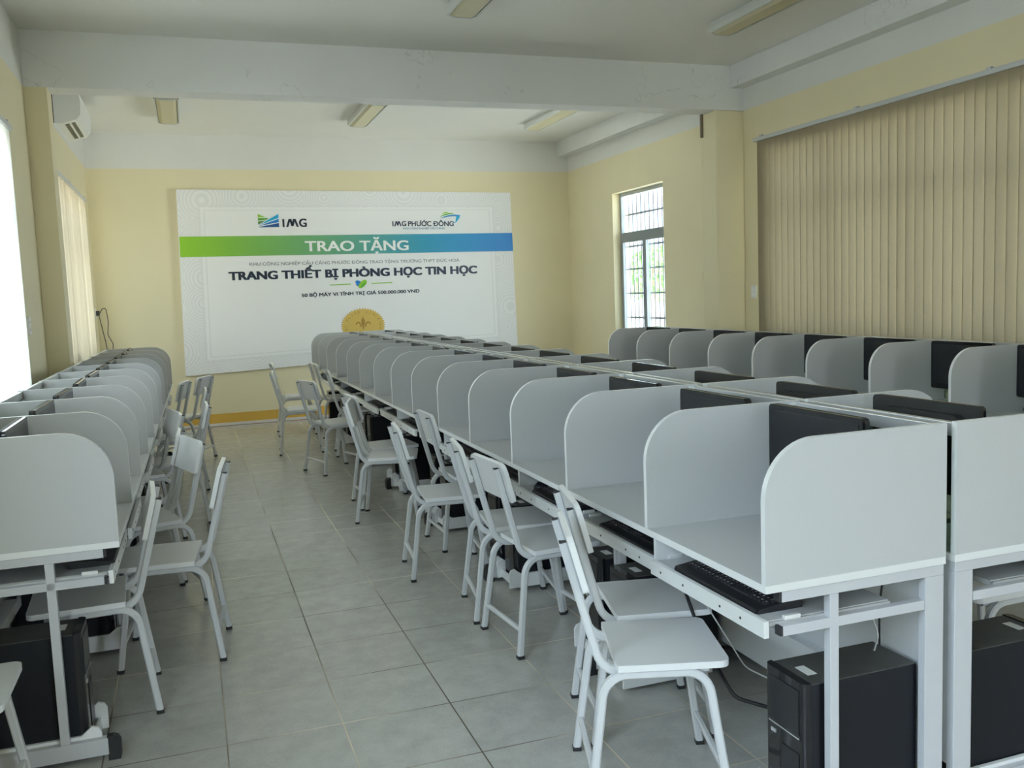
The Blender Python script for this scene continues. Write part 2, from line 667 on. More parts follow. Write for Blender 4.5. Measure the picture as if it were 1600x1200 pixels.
# ------------------------------------------------------------------ the room
b = MB(M_FLOOR)
b.box(XL - WT, XR + WT, YF - WT, YB + WT, -0.12, 0.0)
structure(b.obj('floor'), 'grey speckled tile floor with thin grout lines', 'floor')
b = MB(M_CEIL)
b.box(XL - WT, XR + WT, YF - WT, YB + WT, ZC, ZC + 0.15)
structure(b.obj('ceiling'), 'off-white plaster ceiling above the computer room', 'ceiling')


def wall_x(name, x0, x1, holes, label):
    """A wall across x0..x1 along y with window holes; cream up to the white band."""
    w = MB(M_YEL, M_WHITE)
    ys = [YF - WT] + sorted([h[0] for h in holes] + [h[1] for h in holes]) + [YB + WT]
    for i in range(len(ys) - 1):
        ya, yb = ys[i], ys[i + 1]
        h = [q for q in holes if abs(q[0] - ya) < 1e-6 and abs(q[1] - yb) < 1e-6]
        if h:
            w.box(x0, x1, ya, yb, 0, h[0][2])
            w.box(x0, x1, ya, yb, h[0][3], ZBAND)
        else:
            w.box(x0, x1, ya, yb, 0, ZBAND)
        w.box(x0, x1, ya, yb, ZBAND, ZC, 1)
    return structure(w.obj(name), label, 'wall')


wall_x('wall_left', XL - WT, XL, [LC, LN, LF], 'cream wall with the bright blind windows and white upper band')
wall_x('wall_right', XR, XR + WT, [RN, RF], 'cream wall with the barred window and tan blinds')
w = MB(M_YEL, M_WHITE)
w.box(XL, XR, YB, YB + WT, 0, ZBAND)
w.box(XL, XR, YB, YB + WT, ZBAND, ZC, 1)
structure(w.obj('wall_back'), 'cream end wall behind the large white ceremony board', 'wall')
w = MB(M_YEL, M_WHITE)
w.box(XL, FD[0], YF - WT, YF, 0, ZBAND)
w.box(FD[0], FD[1], YF - WT, YF, FD[3], ZBAND)
w.box(FD[1], XR, YF - WT, YF, 0, ZBAND)
w.box(XL, XR, YF - WT, YF, ZBAND, ZC, 1)
structure(w.obj('wall_front'), 'cream wall with the open doorway at the room entrance', 'wall')


def beam_mat():
    mm = M_BEAM
    nt = mm.node_tree
    b_ = nt.nodes['Principled BSDF']
    src = b_.inputs['Base Color'].links[0].from_socket
    tc = nt.nodes.new('ShaderNodeTexCoord')
    nz = nt.nodes.new('ShaderNodeTexNoise')
    nz.inputs['Scale'].default_value = 1.6
    nz.inputs['Detail'].default_value = 6
    nt.links.new(tc.outputs['Object'], nz.inputs['Vector'])
    s = nt.nodes.new('ShaderNodeMath')
    s.operation = 'SUBTRACT'
    s.inputs[1].default_value = 0.62
    nt.links.new(nz.outputs['Fac'], s.inputs[0])
    a = nt.nodes.new('ShaderNodeMath')
    a.operation = 'ABSOLUTE'
    nt.links.new(s.outputs[0], a.inputs[0])
    l = nt.nodes.new('ShaderNodeMath')
    l.operation = 'LESS_THAN'
    l.inputs[1].default_value = 0.0022
    nt.links.new(a.outputs[0], l.inputs[0])
    k = nt.nodes.new('ShaderNodeMath')
    k.operation = 'MULTIPLY'
    k.inputs[1].default_value = 0.22
    nt.links.new(l.outputs[0], k.inputs[0])
    mx = nt.nodes.new('ShaderNodeMix')
    mx.data_type = 'RGBA'
    nt.links.new(k.outputs[0], mx.inputs[0])
    nt.links.new(src, mx.inputs[6])
    mx.inputs[7].default_value = (0.2, 0.19, 0.17, 1)
    nt.links.new(mx.outputs[2], b_.inputs['Base Color'])


beam_mat()
b = MB(M_BEAM)
b.box(XL, XR, YBEAM, YBEAM + 0.24, ZBAND, ZC)
structure(b.obj('beam_middle'), 'white plastered beam crossing the ceiling', 'beam')
b = MB(M_BEAM)
b.box(XRB, XR, YF, YBEAM, ZRB, ZC)
b.box(XRB, XR, YBEAM + 0.24, YB, ZRB, ZC)
structure(b.obj('beam_right'), 'white beam running along the top of the tan blind wall', 'beam')
b = MB(M_YEL)
b.box(XL, -0.866, YBEAM, YBEAM + 0.25, 0, ZBAND)
structure(b.obj('pillar_left'), 'cream pillar between the two bright blind windows', 'pillar')
b = MB(M_YEL)
b.box(4.765, XR, YBEAM, YBEAM + 0.262, 0, ZBAND, bevel=0.012)
structure(b.obj('pillar_right'), 'cream pillar between the barred window and tan blinds', 'pillar')
b = MB(M_SKIRT, M_OCH, M_RED)
b.box(XL, XR, YB - 0.012, YB, 0.006, 0.04)
b.box(XL, XR, YB - 0.004, YB, 0.04, 0.157, 1)
b.box(XL, XR, YB - 0.014, YB, 0.0, 0.006, 2)
structure(b.obj('baseboard_back'), 'ochre painted band over white skirting on the end wall', 'baseboard')
for nm, xa, xb, spans in (('baseboard_left', XL, XL + 0.012, ((YF, YBEAM), (YBEAM + 0.25, YB))), ('baseboard_right', XR - 0.012, XR, ((YF, YBEAM), (YBEAM + 0.262, YB)))):
    b = MB(M_SKIRT, M_OCH)
    for ya, yb in spans:
        b.box(xa, xb, ya, yb, 0, 0.04)
        b.box(xa, xb, ya, yb, 0.04, 0.157, 1)
    structure(b.obj(nm), 'ochre band and white skirting along the wall ' + ('below tan blinds' if 'right' in nm else 'below bright blinds'), 'baseboard')

# brown conduit stub and switch on the right pillar/wall
b = MB(M_BROWN)
b.box(4.745, 4.765, 7.80, 7.83, 2.925, ZBAND, bevel=0.003)
structure(b.obj('trim_1'), 'short brown conduit hanging below the beam at the pillar', 'conduit')

# unseen slabs and wall added to cut bounce and horizon light at near openings
b = MB(M_OUT)
b.box(-9, XL - WT, -12, 7.3, -0.5, -0.35)
b.box(XL - WT, 12, -12, YF - WT, -0.5, -0.35)
b.box(-5.3, -5.0, -12, 6.6, -0.35, 2.1)
structure(b.obj('ground_outside'), 'grey paving and yard wall outside the near windows', 'ground')

# ------------------------------------------------------------------ barred window on the right wall
def sash(w_, ya, yb, za, zb, x0, x1, t, mi=0):
    w_.box(x0, x1, ya, ya + t, za, zb, mi)
    w_.box(x0, x1, yb - t, yb, za, zb, mi)
    w_.box(x0, x1, ya + t, yb - t, za, za + t, mi)
    w_.box(x0, x1, ya + t, yb - t, zb - t, zb, mi)


ya, yb, za, zb = RF
zt_, ym = 2.16, (ya + yb) / 2
win = bpy.data.objects.new('window_1', None)
COL.objects.link(win)
win.location = (XR + 0.12, ym, za)
structure(win, 'tall barred window with grey frame and bright yard outside', 'window')


def wpart(mb, name):
    mb.xf(Matrix.Translation((-win.location[0], -win.location[1], -win.location[2])))
    o = mb.obj(name, win)
    return o


w = MB(M_FRAME)
xa, xb = XR + 0.10, XR + 0.15
sash(w, ya, yb, za, zb, xa, xb, 0.045)
w.box(xa, xb, ya + .045, yb - .045, zt_ - 0.04, zt_ + 0.04)
wpart(w, 'window_frame')
for sy0, sy1 in ((ya + .045, ym), (ym, yb - .045)):
    w = MB(M_FRAME)
    sash(w, sy0, sy1, za + .045, zt_ - .04, xa - .01, xa + .03, 0.042)
    wpart(w, 'casement')
w = MB(M_GLASS)
for sy0, sy1, z0_, z1_ in ((ya + .085, ym - .04, za + .085, zt_ - .08), (ym + .04, yb - .085, za + .085, zt_ - .08), (ya + .045, yb - .045, zt_ + .04, zb - .045)):
    w.box(xa + .008, xa + .013, sy0, sy1, z0_, z1_)
wpart(w, 'pane')
w = MB(M_BAR)
nb = 11
for i in range(nb):
    y = ya + 0.06 + (yb - ya - 0.12) * (i + 0.5) / nb
    w.box(xb + .016, xb + .032, y - .009, y + .009, za + .01, zb - .01)
for z in (1.15, 1.45, 1.75, 2.03, 2.42):
    w.box(xb + .018, xb + .033, ya + .01, yb - .01, z - .010, z + .010)
wpart(w, 'grille_bars')


# hidden windows behind blinds and behind the camera: frames with glass
def plain_window_x(name, x, hole, n, label):
    w_ = MB(M_FRAME, M_GLASS)
    y0_, y1_, z0_, z1_ = hole
    sash(w_, y0_, y1_, z0_, z1_, x - .025, x + .025, 0.05)
    w_.box(x - .025, x + .025, y0_ + .05, y1_ - .05, 2.12, 2.18)
    for i in range(1, n):
        y = y0_ + (y1_ - y0_) * i / n
        w_.box(x - .025, x + .025, y - .03, y + .03, z0_ + .05, 2.12)
        w_.box(x - .025, x + .025, y - .03, y + .03, 2.18, z1_ - .05)
    w_.box(x - .003, x + .003, y0_ + .05, y1_ - .05, z0_ + .05, z1_ - .05, 1)
    return structure(w_.obj(name), label, 'window')


plain_window_x('window_2', XL - 0.14, LN, 6, 'grey framed window glowing behind open slatted blinds')
plain_window_x('window_5', XL - 0.14, LC, 4, 'grey framed bare window beside the entrance end')
plain_window_x('window_3', XL - 0.14, LF, 3, 'grey framed window behind cream translucent blinds')
plain_window_x('window_4', XR + 0.14, RN, 6, 'grey framed window behind the closed tan blinds')


# ------------------------------------------------------------------ vertical blinds
def blind(name, label, x, y0_, y1_, z0_, z1_, pitch, ang, width, material, face, rail_h, jitter):
    t = thing(name, label, 'blind', loc=(x, (y0_ + y1_) / 2, z0_))
    off = Matrix.Translation((-x, -(y0_ + y1_) / 2, -z0_))
    h = MB(M_RAILW)
    h.box(x - .022, x + .022, y0_ - .02, y1_ + .02, z1_, z1_ + rail_h, bevel=0.004)
    n = max(2, int((y1_ - y0_) / 1.2))
    for i in range(n + 1):
        y = y0_ + .1 + (y1_ - y0_ - .2) * i / n
        h.box(x - .014 + face * .006, x + .014 + face * .006, y - .02, y + .02, z1_ + rail_h, z1_ + rail_h + .014)
    h.xf(off).obj('headrail', t)
    s = MB(material)
    y = y0_ + pitch / 2
    rnd = random.Random(3)
    while y < y1_:
        a = math.radians(ang + rnd.uniform(-jitter, jitter))
        dx, dy = math.sin(a) * width / 2, math.cos(a) * width / 2
        bow = 0.004 * face
        vs = []
        for k in range(5):
            u = -1 + k / 2
            cx = x + dx * u + bow * (1 - u * u) * math.cos(a)
            cy = y + dy * u - bow * (1 - u * u) * math.sin(a)
            vs += [(cx, cy, z0_), (cx, cy, z1_)]
        s.add(vs, [(2 * k, 2 * k + 2, 2 * k + 3, 2 * k + 1) for k in range(4)], 0, True)
        y += pitch
    s.xf(off).obj('slats', t)
    c = MB(M_PLASTIC_W)
    c.tube([(x, y0_ + pitch / 2, z0_ + .02), (x, (y0_ + y1_) / 2, z0_ + .017), (x, y1_ - pitch / 2, z0_ + .02)], 0.002, 5)
    c.xf(off).obj('bead_chain', t)
    return t


blind('vertical_blind', 'closed tan vertical blind covering the wall above the tan-side desks', XR - .03, 2.1, 7.35, 1.0, 2.815, 0.0885, -5, 0.098, M_BLTAN, -1, 0.034, 2.5)
blind('vertical_blind', 'pale vertical blind with glaring white daylight between slats', XL + .025, 3.68, 6.6, 0.99, 2.655, 0.085, 6, 0.098, M_BLWHT, 1, 0.035, 5)
blind('vertical_blind', 'closed cream vertical blind beyond the pillar, glowing with daylight', XL + .025, 8.32, 11.12, 0.99, 2.68, 0.085, 10, 0.096, M_BLCRM, 1, 0.035, 7)

# ------------------------------------------------------------------ tree outside the barred window
t = thing('tree', 'green leafy tree outside the barred window', 'tree', loc=(11.4, 21.2, -1.15))
rt = random.Random(5)
c = MB(M_LEAF)
for i in range(420):
    a, e, q = rt.uniform(0, 6.28), rt.uniform(-1, 1), rt.uniform(0.5, 1.0)
    p = Vector((math.cos(a) * math.sqrt(1 - e * e) * 1.0 * q, math.sin(a) * math.sqrt(1 - e * e) * 1.25 * q, 3.0 + e * 0.75 * q))
    u = Vector((rt.uniform(-1, 1), rt.uniform(-1, 1), rt.uniform(-1, 1))).normalized()
    v = u.cross(Vector((rt.uniform(-1, 1), rt.uniform(-1, 1), rt.uniform(-1, 1)))).normalized()
    s = 0.16
    c.add([p - u * s, p + v * s * .5, p + u * s, p - v * s * .5], [(0, 1, 2, 3)])
c.obj('foliage', t)
c = MB(M_BARK)
c.tube([(0, 0, 0), (.03, .02, 1.2), (-.02, .04, 2.4), (.03, 0, 3.2)], 0.09, 8)
c.obj('trunk', t)

# ------------------------------------------------------------------ ceiling lights
LAMP = {}


def build_lamp():
    t_ = thing('ceiling_light', 'x', 'ceiling light')
    h = MB(M_LAMPH)
    h.box(-.115, .115, -.62, .62, -.03, 0, bevel=0.004)
    h.box(-.115, -.100, -.62, .62, -.072, -.03)
    h.box(.100, .115, -.62, .62, -.072, -.03)
    h.obj('housing', t_)
    dd = MB(M_LAMPD)
    pts = [(-.098, -.032), (-.098, -.06), (-.06, -.082), (.06, -.082), (.098, -.06), (.098, -.032)]
    dd.prism(pts, 'y', -.606, .606)
    dd.obj('diffuser', t_)
    for sgn in (-1, 1):
        e = MB(M_LAMPH)
        e.prism([(-.115, -.03), (-.115, -.066), (-.063, -.086), (.063, -.086), (.115, -.066), (.115, -.03)], 'y', sgn * .607, sgn * .62)
        e.obj('end_cap', t_)
    return t_


for x, y, lab in ((-0.06, 10.1, 'unlit ceiling light above the air conditioner end of the room'),
                  (1.97, 10.02, 'unlit ceiling light beyond the beam, in the middle of the three'),
                  (4.10, 9.98, 'unlit ceiling light beyond the beam, beside the long side beam'),
                  (1.97, 5.78, 'unlit ceiling light before the beam, in the middle of the ceiling'),
                  (4.10, 5.80, 'unlit ceiling light before the beam, above the tan blinds')):
    make_or_copy(LAMP, 'l', build_lamp, lab, 'unlit ceiling lights', (x, y, ZC), 0)

# ------------------------------------------------------------------ air conditioner
t = thing('air_conditioner', 'white split air conditioner high on the wall beside the pillar', 'air conditioner', loc=(XL, 9.68, 3.18))
a = MB(M_AC)
prof = [(0, .30), (0, 0.0), (.07, 0.0), (.19, .035), (.225, .08), (.232, .20), (.215, .29), (.19, .30)]
a.prism(prof, 'y', -.475, .475)
a.obj('casing', t)
a = MB(M_BLK)
for (xa_, za_), (xb_, zb_) in (((.085, .0035), (.118, .012)), ((.140, .019), (.168, .028))):
    a.add([(xa_, -.38, za_ - .002), (xb_, -.38, zb_ - .002), (xb_, .38, zb_ - .002), (xa_, .38, za_ - .002), (xa_, -.38, za_ + .002), (xb_, -.38, zb_ + .002), (xb_, .38, zb_ + .002), (xa_, .38, za_ + .002)],
          [(0, 1, 2, 3), (4, 5, 6, 7), (0, 1, 5, 4), (1, 2, 6, 5), (2, 3, 7, 6), (3, 0, 4, 7)])
a.obj('air_outlet', t)
a = MB(M_PLASTIC_W)
a.add([(.122, -.37, .009), (.136, -.37, .013), (.136, .37, .013), (.122, .37, .009), (.122, -.37, .013), (.136, -.37, .017), (.136, .37, .017), (.122, .37, .013)],
      [(0, 1, 2, 3), (4, 5, 6, 7), (0, 1, 5, 4), (1, 2, 6, 5), (2, 3, 7, 6), (3, 0, 4, 7)])
a.obj('louvre', t)
a = MB(M_BLK)
a.box(0.001, .007, -.478, -.474, 0.0, .30)
a.obj('back_seam', t)

# ------------------------------------------------------------------ wall switch, socket with plug and cord
t = thing('light_switch', 'white switch plate on the cream wall beside the tan blind', 'switch', loc=(XR, 7.44, 1.44))
s = MB(M_PLASTIC_W)
s.prism(rrect(-.04, .04, -.06, .06, (.008,) * 4), 'x', -.012, 0)
s.obj('plate', t)
s = MB(M_EDGE)
s.box(-.017, -.012, -.02, .02, .004, .04)
s.box(-.017, -.012, -.02, .02, -.04, -.004)
s.obj('rocker', t)
t = thing('wall_socket', 'small white wall socket beside the slatted bright window', 'socket', loc=(XL, 6.85, 1.42))
s = MB(M_PLASTIC_W)
s.prism(rrect(-.04, .04, -.06, .06, (.008,) * 4), 'x', 0, .014)
s.obj('plate', t)
s = MB(M_GLOSS)
for z in (-.025, .025):
    for y in (-.012, .012):
        s.box(.014, .0145, y - .003, y + .003, z - .006, z + .006)
s.obj('socket_holes', t)
t = thing('wall_socket', 'wall socket with black plug in the far corner by the cream blind', 'socket', loc=(XL, 11.58, 1.46))
s = MB(M_PLASTIC_W)
s.prism(rrect(-.04, .04, -.06, .06, (.008,) * 4), 'x', 0, .012)
s.obj('plate', t)
s = MB(M_BLK)
s.box(.0125, .05, -.022, .022, -.03, .03, bevel=.006)
t2 = s.obj('power_cord', None)
t2.location = (XL, 11.58, 1.46)
s = MB(M_BLK)
bpy.data.objects.remove(t2)
s.box(.0125, .05, -.022, .022, -.03, .03, bevel=.006)
s.tube(fillet([(.05, 0, .0), (.085, 0, .06), (.12, -.01, .05), (.135, -.02, -.10), (.12, -.03, -.25), (.17, -.05, -.36), (.16, -.07, -.50)], (.03, .03, .05, .05, .03), 5), .005, 6)
s.tube(fillet([(.04, 0, -.03), (.06, -.01, -.15), (.09, -.03, -.33), (.11, -.05, -.50)], (.05, .05), 4), .005, 6)
o = s.obj('power_cord')
o.location = (XL, 11.58, 1.46)
tag(o, 'black plug and looping cord hanging in the corner by the cream blind', 'power cord')

# ------------------------------------------------------------------ ceremony board on the end wall
YS = YB - 0.036                       # front face of the board
TL, TR, BR, BL = (-0.039, 2.898), (4.203, 2.859), (4.231, 0.788), (-0.087, 0.653)
board = thing('ceremony_board', 'large white board with green-blue band and dark Vietnamese lettering on end wall', 'sign board', loc=(2.08, YS, 1.8))
OFF = Matrix.Translation((-2.08, -YS, -1.8))


def quad_uv(u, v):
    """Bilinear point of the board, u rightwards and v downwards, as (x, z)."""
    ax, az = TL[0] + (TR[0] - TL[0]) * u, TL[1] + (TR[1] - TL[1]) * u
    bx, bz = BL[0] + (BR[0] - BL[0]) * u, BL[1] + (BR[1] - BL[1]) * u
    return (ax + (bx - ax) * v, az + (bz - az) * v)


def flat(mb, polys, lift, mi=0, th=0.0012):
    """Flat printed shapes with a hair of thickness, outlines given as (x, z)."""
    for p in polys:
        mb.prism(p, 'y', YS - lift - th, YS - lift, mi)


b = MB(M_BOARD)
b.prism([TL, TR, BR, BL], 'y', YS, YB - 0.004)
b.xf(OFF).obj('board_panel', board)
b = MB(M_RING)
iu0, iu1, iv0, iv1 = 0.062, 0.936, 0.095, 0.925
O4 = [quad_uv(0, 0), quad_uv(1, 0), quad_uv(1, 1), quad_uv(0, 1)]
I4 = [quad_uv(iu0, iv0), quad_uv(iu1, iv0), quad_uv(iu1, iv1), quad_uv(iu0, iv1)]
for i in range(4):
    j = (i + 1) % 4
    flat(b, [[O4[i], O4[j], I4[j], I4[i]]], 0.0)
b.xf(OFF).obj('ring_border', board)
b = MB(mat('pale_grey_line', (0.80, 0.81, 0.83), 0.5, var=0.01))


def frame_lines(mb, u0, u1, v0, v1, du, dv, lift):
    o4 = [quad_uv(u0, v0), quad_uv(u1, v0), quad_uv(u1, v1), quad_uv(u0, v1)]
    i4 = [quad_uv(u0 + du, v0 + dv), quad_uv(u1 - du, v0 + dv), quad_uv(u1 - du, v1 - dv), quad_uv(u0 + du, v1 - dv)]
    for i_ in range(4):
        j_ = (i_ + 1) % 4
        flat(mb, [[o4[i_], o4[j_], i4[j_], i4[i_]]], lift)


frame_lines(b, 0.070, 0.928, 0.108, 0.912, .003, .005, 0.0)
frame_lines(b, 0.0555, 0.9425, 0.083, 0.937, .004, .007, 0.0016)
b.xf(OFF).obj('inner_frame_line', board)
b = MB(M_BAND)
flat(b, [[(-0.042, 2.337), (4.209, 2.320), (4.213, 2.079), (-0.047, 2.093)]], 0.0034)
b.xf(OFF).obj('colour_band', board)


def glyphs(body):
    """Filled flat mesh of a line of letters: (verts xy, faces)."""
    cu = bpy.data.curves.new('lettering', 'FONT')
    cu.body = body
    cu.size = 1.0
    cu.resolution_u = 4
    to = bpy.data.objects.new('lettering', cu)
    COL.objects.link(to)
    dg = bpy.context.evaluated_depsgraph_get()
    dg.update()
    me = bpy.data.meshes.new_from_object(to.evaluated_get(dg))
    vs = [(v.co.x, v.co.y) for v in me.vertices]
    fs = [tuple(p.vertices) for p in me.polygons]
    bpy.data.objects.remove(to)
    bpy.data.curves.remove(cu)
    bpy.data.meshes.remove(me)
    return vs, fs


def text(name, body, A, B, cap, material, lift, bold=0.0):
    """Lettering set along the baseline A to B (x, z) with the given cap height."""
    plain = body
    for a_, c_ in (('\u1eda', 'O'), ('\u1edc', 'O'), ('\u01a0', 'O'), ('\u0110', 'D')):
        plain = plain.replace(a_, c_)
    V, F_ = glyphs(plain)
    capu = max(y_ for x_, y_ in glyphs('H')[0])

    def extra(poly):
        n_ = len(V)
        V.extend(poly)
        F_.append(tuple(range(n_, n_ + len(poly))))
    for i_, ch in enumerate(body):
        if ch in '\u1eda\u1edc\u01a0\u0110':
            xr_ = max(x_ for x_, y_ in glyphs(plain[:i_ + 1])[0])
            xl_ = xr_ - (max(x_ for x_, y_ in glyphs(plain[i_])[0]) - min(x_ for x_, y_ in glyphs(plain[i_])[0]))
            if ch == '\u0110':
                extra([(xl_ - .10, capu * .45), (xl_ + .30, capu * .45), (xl_ + .30, capu * .56), (xl_ - .10, capu * .56)])
                continue
            extra([(xr_ - .14, capu * .86), (xr_ - .02, capu * .94), (xr_ + .03, capu * 1.08), (xr_ + .10, capu * 1.06), (xr_ + .06, capu * .88), (xr_ - .06, capu * .76)])
            xm_ = (xl_ + xr_) / 2
            if ch == '\u1eda':
                extra([(xm_ - .05, capu * 1.08), (xm_ + .04, capu * 1.08), (xm_ + .16, capu * 1.28), (xm_ + .04, capu * 1.28)])
            elif ch == '\u1edc':
                extra([(xm_ - .04, capu * 1.08), (xm_ + .05, capu * 1.08), (xm_ - .04, capu * 1.28), (xm_ - .16, capu * 1.28)])
    x0_, x1_ = min(p[0] for p in V), max(p[0] for p in V)
    mb = MB(material)
    vs = []
    for x_, y_ in V:
        u = (x_ - x0_) / (x1_ - x0_)
        vs.append((A[0] + (B[0] - A[0]) * u, YS - lift, A[1] + (B[1] - A[1]) * u + y_ / capu * cap))
    sh = bold * cap / capu
    steps = [(0, 0)] if bold <= 0 else [(a_ * sh * 1.3, c_ * sh * .55) for a_ in (-1, -.33, .33, 1) for c_ in (-1, 1)]
    for q_, (dx_, dz_) in enumerate(steps):
        mb.add([(x_ + dx_, y_ - .00012 * q_, z_ + dz_) for x_, y_, z_ in vs], F_)
    return mb


def put(mb, name):
    o_ = mb.xf(OFF).obj(name, board)
    return o_


put(text('title_lettering', 'TRAO T\u1eb6NG', (1.443, 2.134), (2.762, 2.121), 0.122, M_INKW, 0.0050, 0.026), 'title_lettering')
put(text('donor_lettering', 'KHU C\u00d4NG NGHI\u1ec6P C\u1ea6U C\u1ea2NG PH\u01af\u1edaC \u0110\u00d4NG TRAO T\u1eb6NG TR\u01af\u1edcNG THPT \u0110\u1ee8C HO\u00c0', (0.751, 1.970), (3.448, 1.954), 0.037, M_INKG, 0.002, 0.006), 'donor_lettering')
put(text('main_lettering', 'TRANG THI\u1ebeT B\u1eca PH\u00d2NG H\u1eccC TIN H\u1eccC', (0.503, 1.801), (3.684, 1.794), 0.096, M_INK, 0.002, 0.046), 'main_lettering')
put(text('value_lettering', '50 B\u1ed8 M\u00c1Y VI T\u00cdNH TR\u1eca GI\u00c1 500.000.000 VN\u0110', (1.363, 1.561), (2.883, 1.565), 0.041, M_INK, 0.002, 0.028), 'value_lettering')
b = MB(M_GRN)
flat(b, [[(1.718, 1.695), (1.987, 1.698), (1.987, 1.709), (1.718, 1.706)], [(2.253, 1.698), (2.528, 1.701), (2.528, 1.712), (2.253, 1.709)]], 0.002)
put(b, 'divider_line')
# small heart-like leaf emblem
b = MB(M_BL2, M_GRN, M_GRN2)


def ell(cx, cz, rx, rz, rot, n=20, a0=0, a1=360):
    out = []
    for k in range(n):
        a_ = math.radians(a0 + (a1 - a0) * k / (n if a1 - a0 == 360 else n - 1))
        x_, z_ = rx * math.cos(a_), rz * math.sin(a_)
        out.append((cx + x_ * math.cos(rot) - z_ * math.sin(rot), cz + x_ * math.sin(rot) + z_ * math.cos(rot)))
    return out


flat(b, [ell(2.085, 1.722, .040, .024, -0.3)], 0.002, 0)
flat(b, [ell(2.085, 1.685, .034, .014, -0.5)], 0.002, 0)
flat(b, [ell(2.140, 1.700, .068, .036, 0.75)], 0.0034, 1)
flat(b, [ell(2.148, 1.690, .050, .014, 0.75)], 0.0048, 2)
put(b, 'leaf_emblem')
# green and blue sail logo with its letters
b = MB(M_GRN, M_GRN2, M_GRN3, M_BL1, M_BL2, M_BL3)
gx0, gx1, gz0, gz1 = 0.888, 1.137, 2.437, 2.600


def lg(u, v):
    return (gx0 + (gx1 - gx0) * u, gz0 + (gz1 - gz0) * v)


flat(b, [[lg(0, 1), lg(.36, .76), lg(0, .76)]], .002, 0)
flat(b, [[lg(0, .70), lg(.45, .70), lg(.50, .64), lg(.40, .56), lg(0, .50)]], .002, 1)
flat(b, [[lg(0, .43), lg(.37, .52), lg(0, .20)]], .002, 2)
flat(b, [[lg(0.02, .16), lg(1, 1), lg(1, .70)]], .002, 3)
flat(b, [[lg(0.02, .10), lg(1, .63), lg(1, .38)]], .002, 4)
flat(b, [[lg(0.02, .03), lg(1, .31), lg(1, 0.0), lg(.02, 0)]], .002, 5)
put(b, 'sail_logo')


def m_letter(x0_, x1_, z0_, z1_, t_):
    """The legless slanted M of the logo: two slanted uprights and a V, as outlines."""
    w_ = x1_ - x0_
    mid = (x0_ + x1_) / 2
    return [[(x0_, z0_), (x0_ + t_, z0_), (x0_ + .32 * w_ + t_ * .4, z1_), (x0_ + .32 * w_ - t_ * .6, z1_)],
            [(x0_ + .32 * w_ - t_ * .4, z1_), (x0_ + .32 * w_ + t_ * .7, z1_), (mid + t_ * .5, z0_ + .12 * (z1_ - z0_)), (mid - t_ * .5, z0_ + .12 * (z1_ - z0_))],
            [(x1_ - .32 * w_ - t_ * .7, z1_), (x1_ - .32 * w_ + t_ * .4, z1_), (mid + t_ * .5, z0_ + .12 * (z1_ - z0_)), (mid - t_ * .5, z0_ + .12 * (z1_ - z0_))],
            [(x1_ - t_, z0_), (x1_, z0_), (x1_ - .32 * w_ + t_ * .6, z1_), (x1_ - .32 * w_ - t_ * .4, z1_)]]


b = MB(M_INK)
flat(b, [[(1.180, 2.436), (1.204, 2.436), (1.204, 2.536), (1.180, 2.536)]], .002)
flat(b, m_letter(1.222, 1.378, 2.436, 2.536, .026), .002)
g_ = text('g', 'G', (1.386, 2.438), (1.473, 2.438), 0.098, M_INK, 0.0028, 0.03)
b.add(g_.v, g_.f)
put(b, 'logo_lettering')
b = MB(M_INK)
flat(b, [[(2.568, 2.430), (2.582, 2.430), (2.582, 2.493), (2.568, 2.493)]], .002)
flat(b, m_letter(2.592, 2.688, 2.430, 2.493, .016), .002)
g_ = text('g', 'G', (2.694, 2.430), (2.748, 2.430), 0.062, M_INK, 0.0028, 0.02)
b.add(g_.v, g_.f)
g_ = text('p', 'PH\u01af\u1edaC \u0110\u00d4NG', (2.778, 2.429), (3.390, 2.423), 0.062, M_INK, 0.0028, 0.02)
b.add(g_.v, g_.f)
put(b, 'park_lettering')
put(text('park_subtitle', 'KHU C\u00d4NG NGHI\u1ec6P C\u1ea6U C\u1ea2NG', (2.707, 2.388), (3.267, 2.382), 0.023, M_INKT, 0.002, 0.008), 'park_subtitle_lettering')
b = MB(M_GRN, M_GRN2, M_BL2, M_BL1)
flat(b, [[(3.232, 2.578), (3.265, 2.600), (3.301, 2.608), (3.335, 2.602), (3.301, 2.594), (3.262, 2.584)]], .002, 0)
flat(b, [[(3.205, 2.543), (3.250, 2.570), (3.310, 2.590), (3.365, 2.595), (3.413, 2.580), (3.350, 2.578), (3.290, 2.566)]], .002, 1)
flat(b, [[(3.204, 2.520), (3.262, 2.548), (3.330, 2.566), (3.410, 2.572), (3.488, 2.566), (3.470, 2.552), (3.40, 2.552), (3.32, 2.546), (3.26, 2.534)]], .002, 2)
flat(b, [[(3.488, 2.566), (3.470, 2.520), (3.440, 2.485), (3.412, 2.462), (3.424, 2.505), (3.432, 2.553)]], .0034, 3)
flat(b, [[(3.372, 2.458), (3.392, 2.474), (3.412, 2.476), (3.400, 2.462)]], .002, 2)
put(b, 'boat_logo')
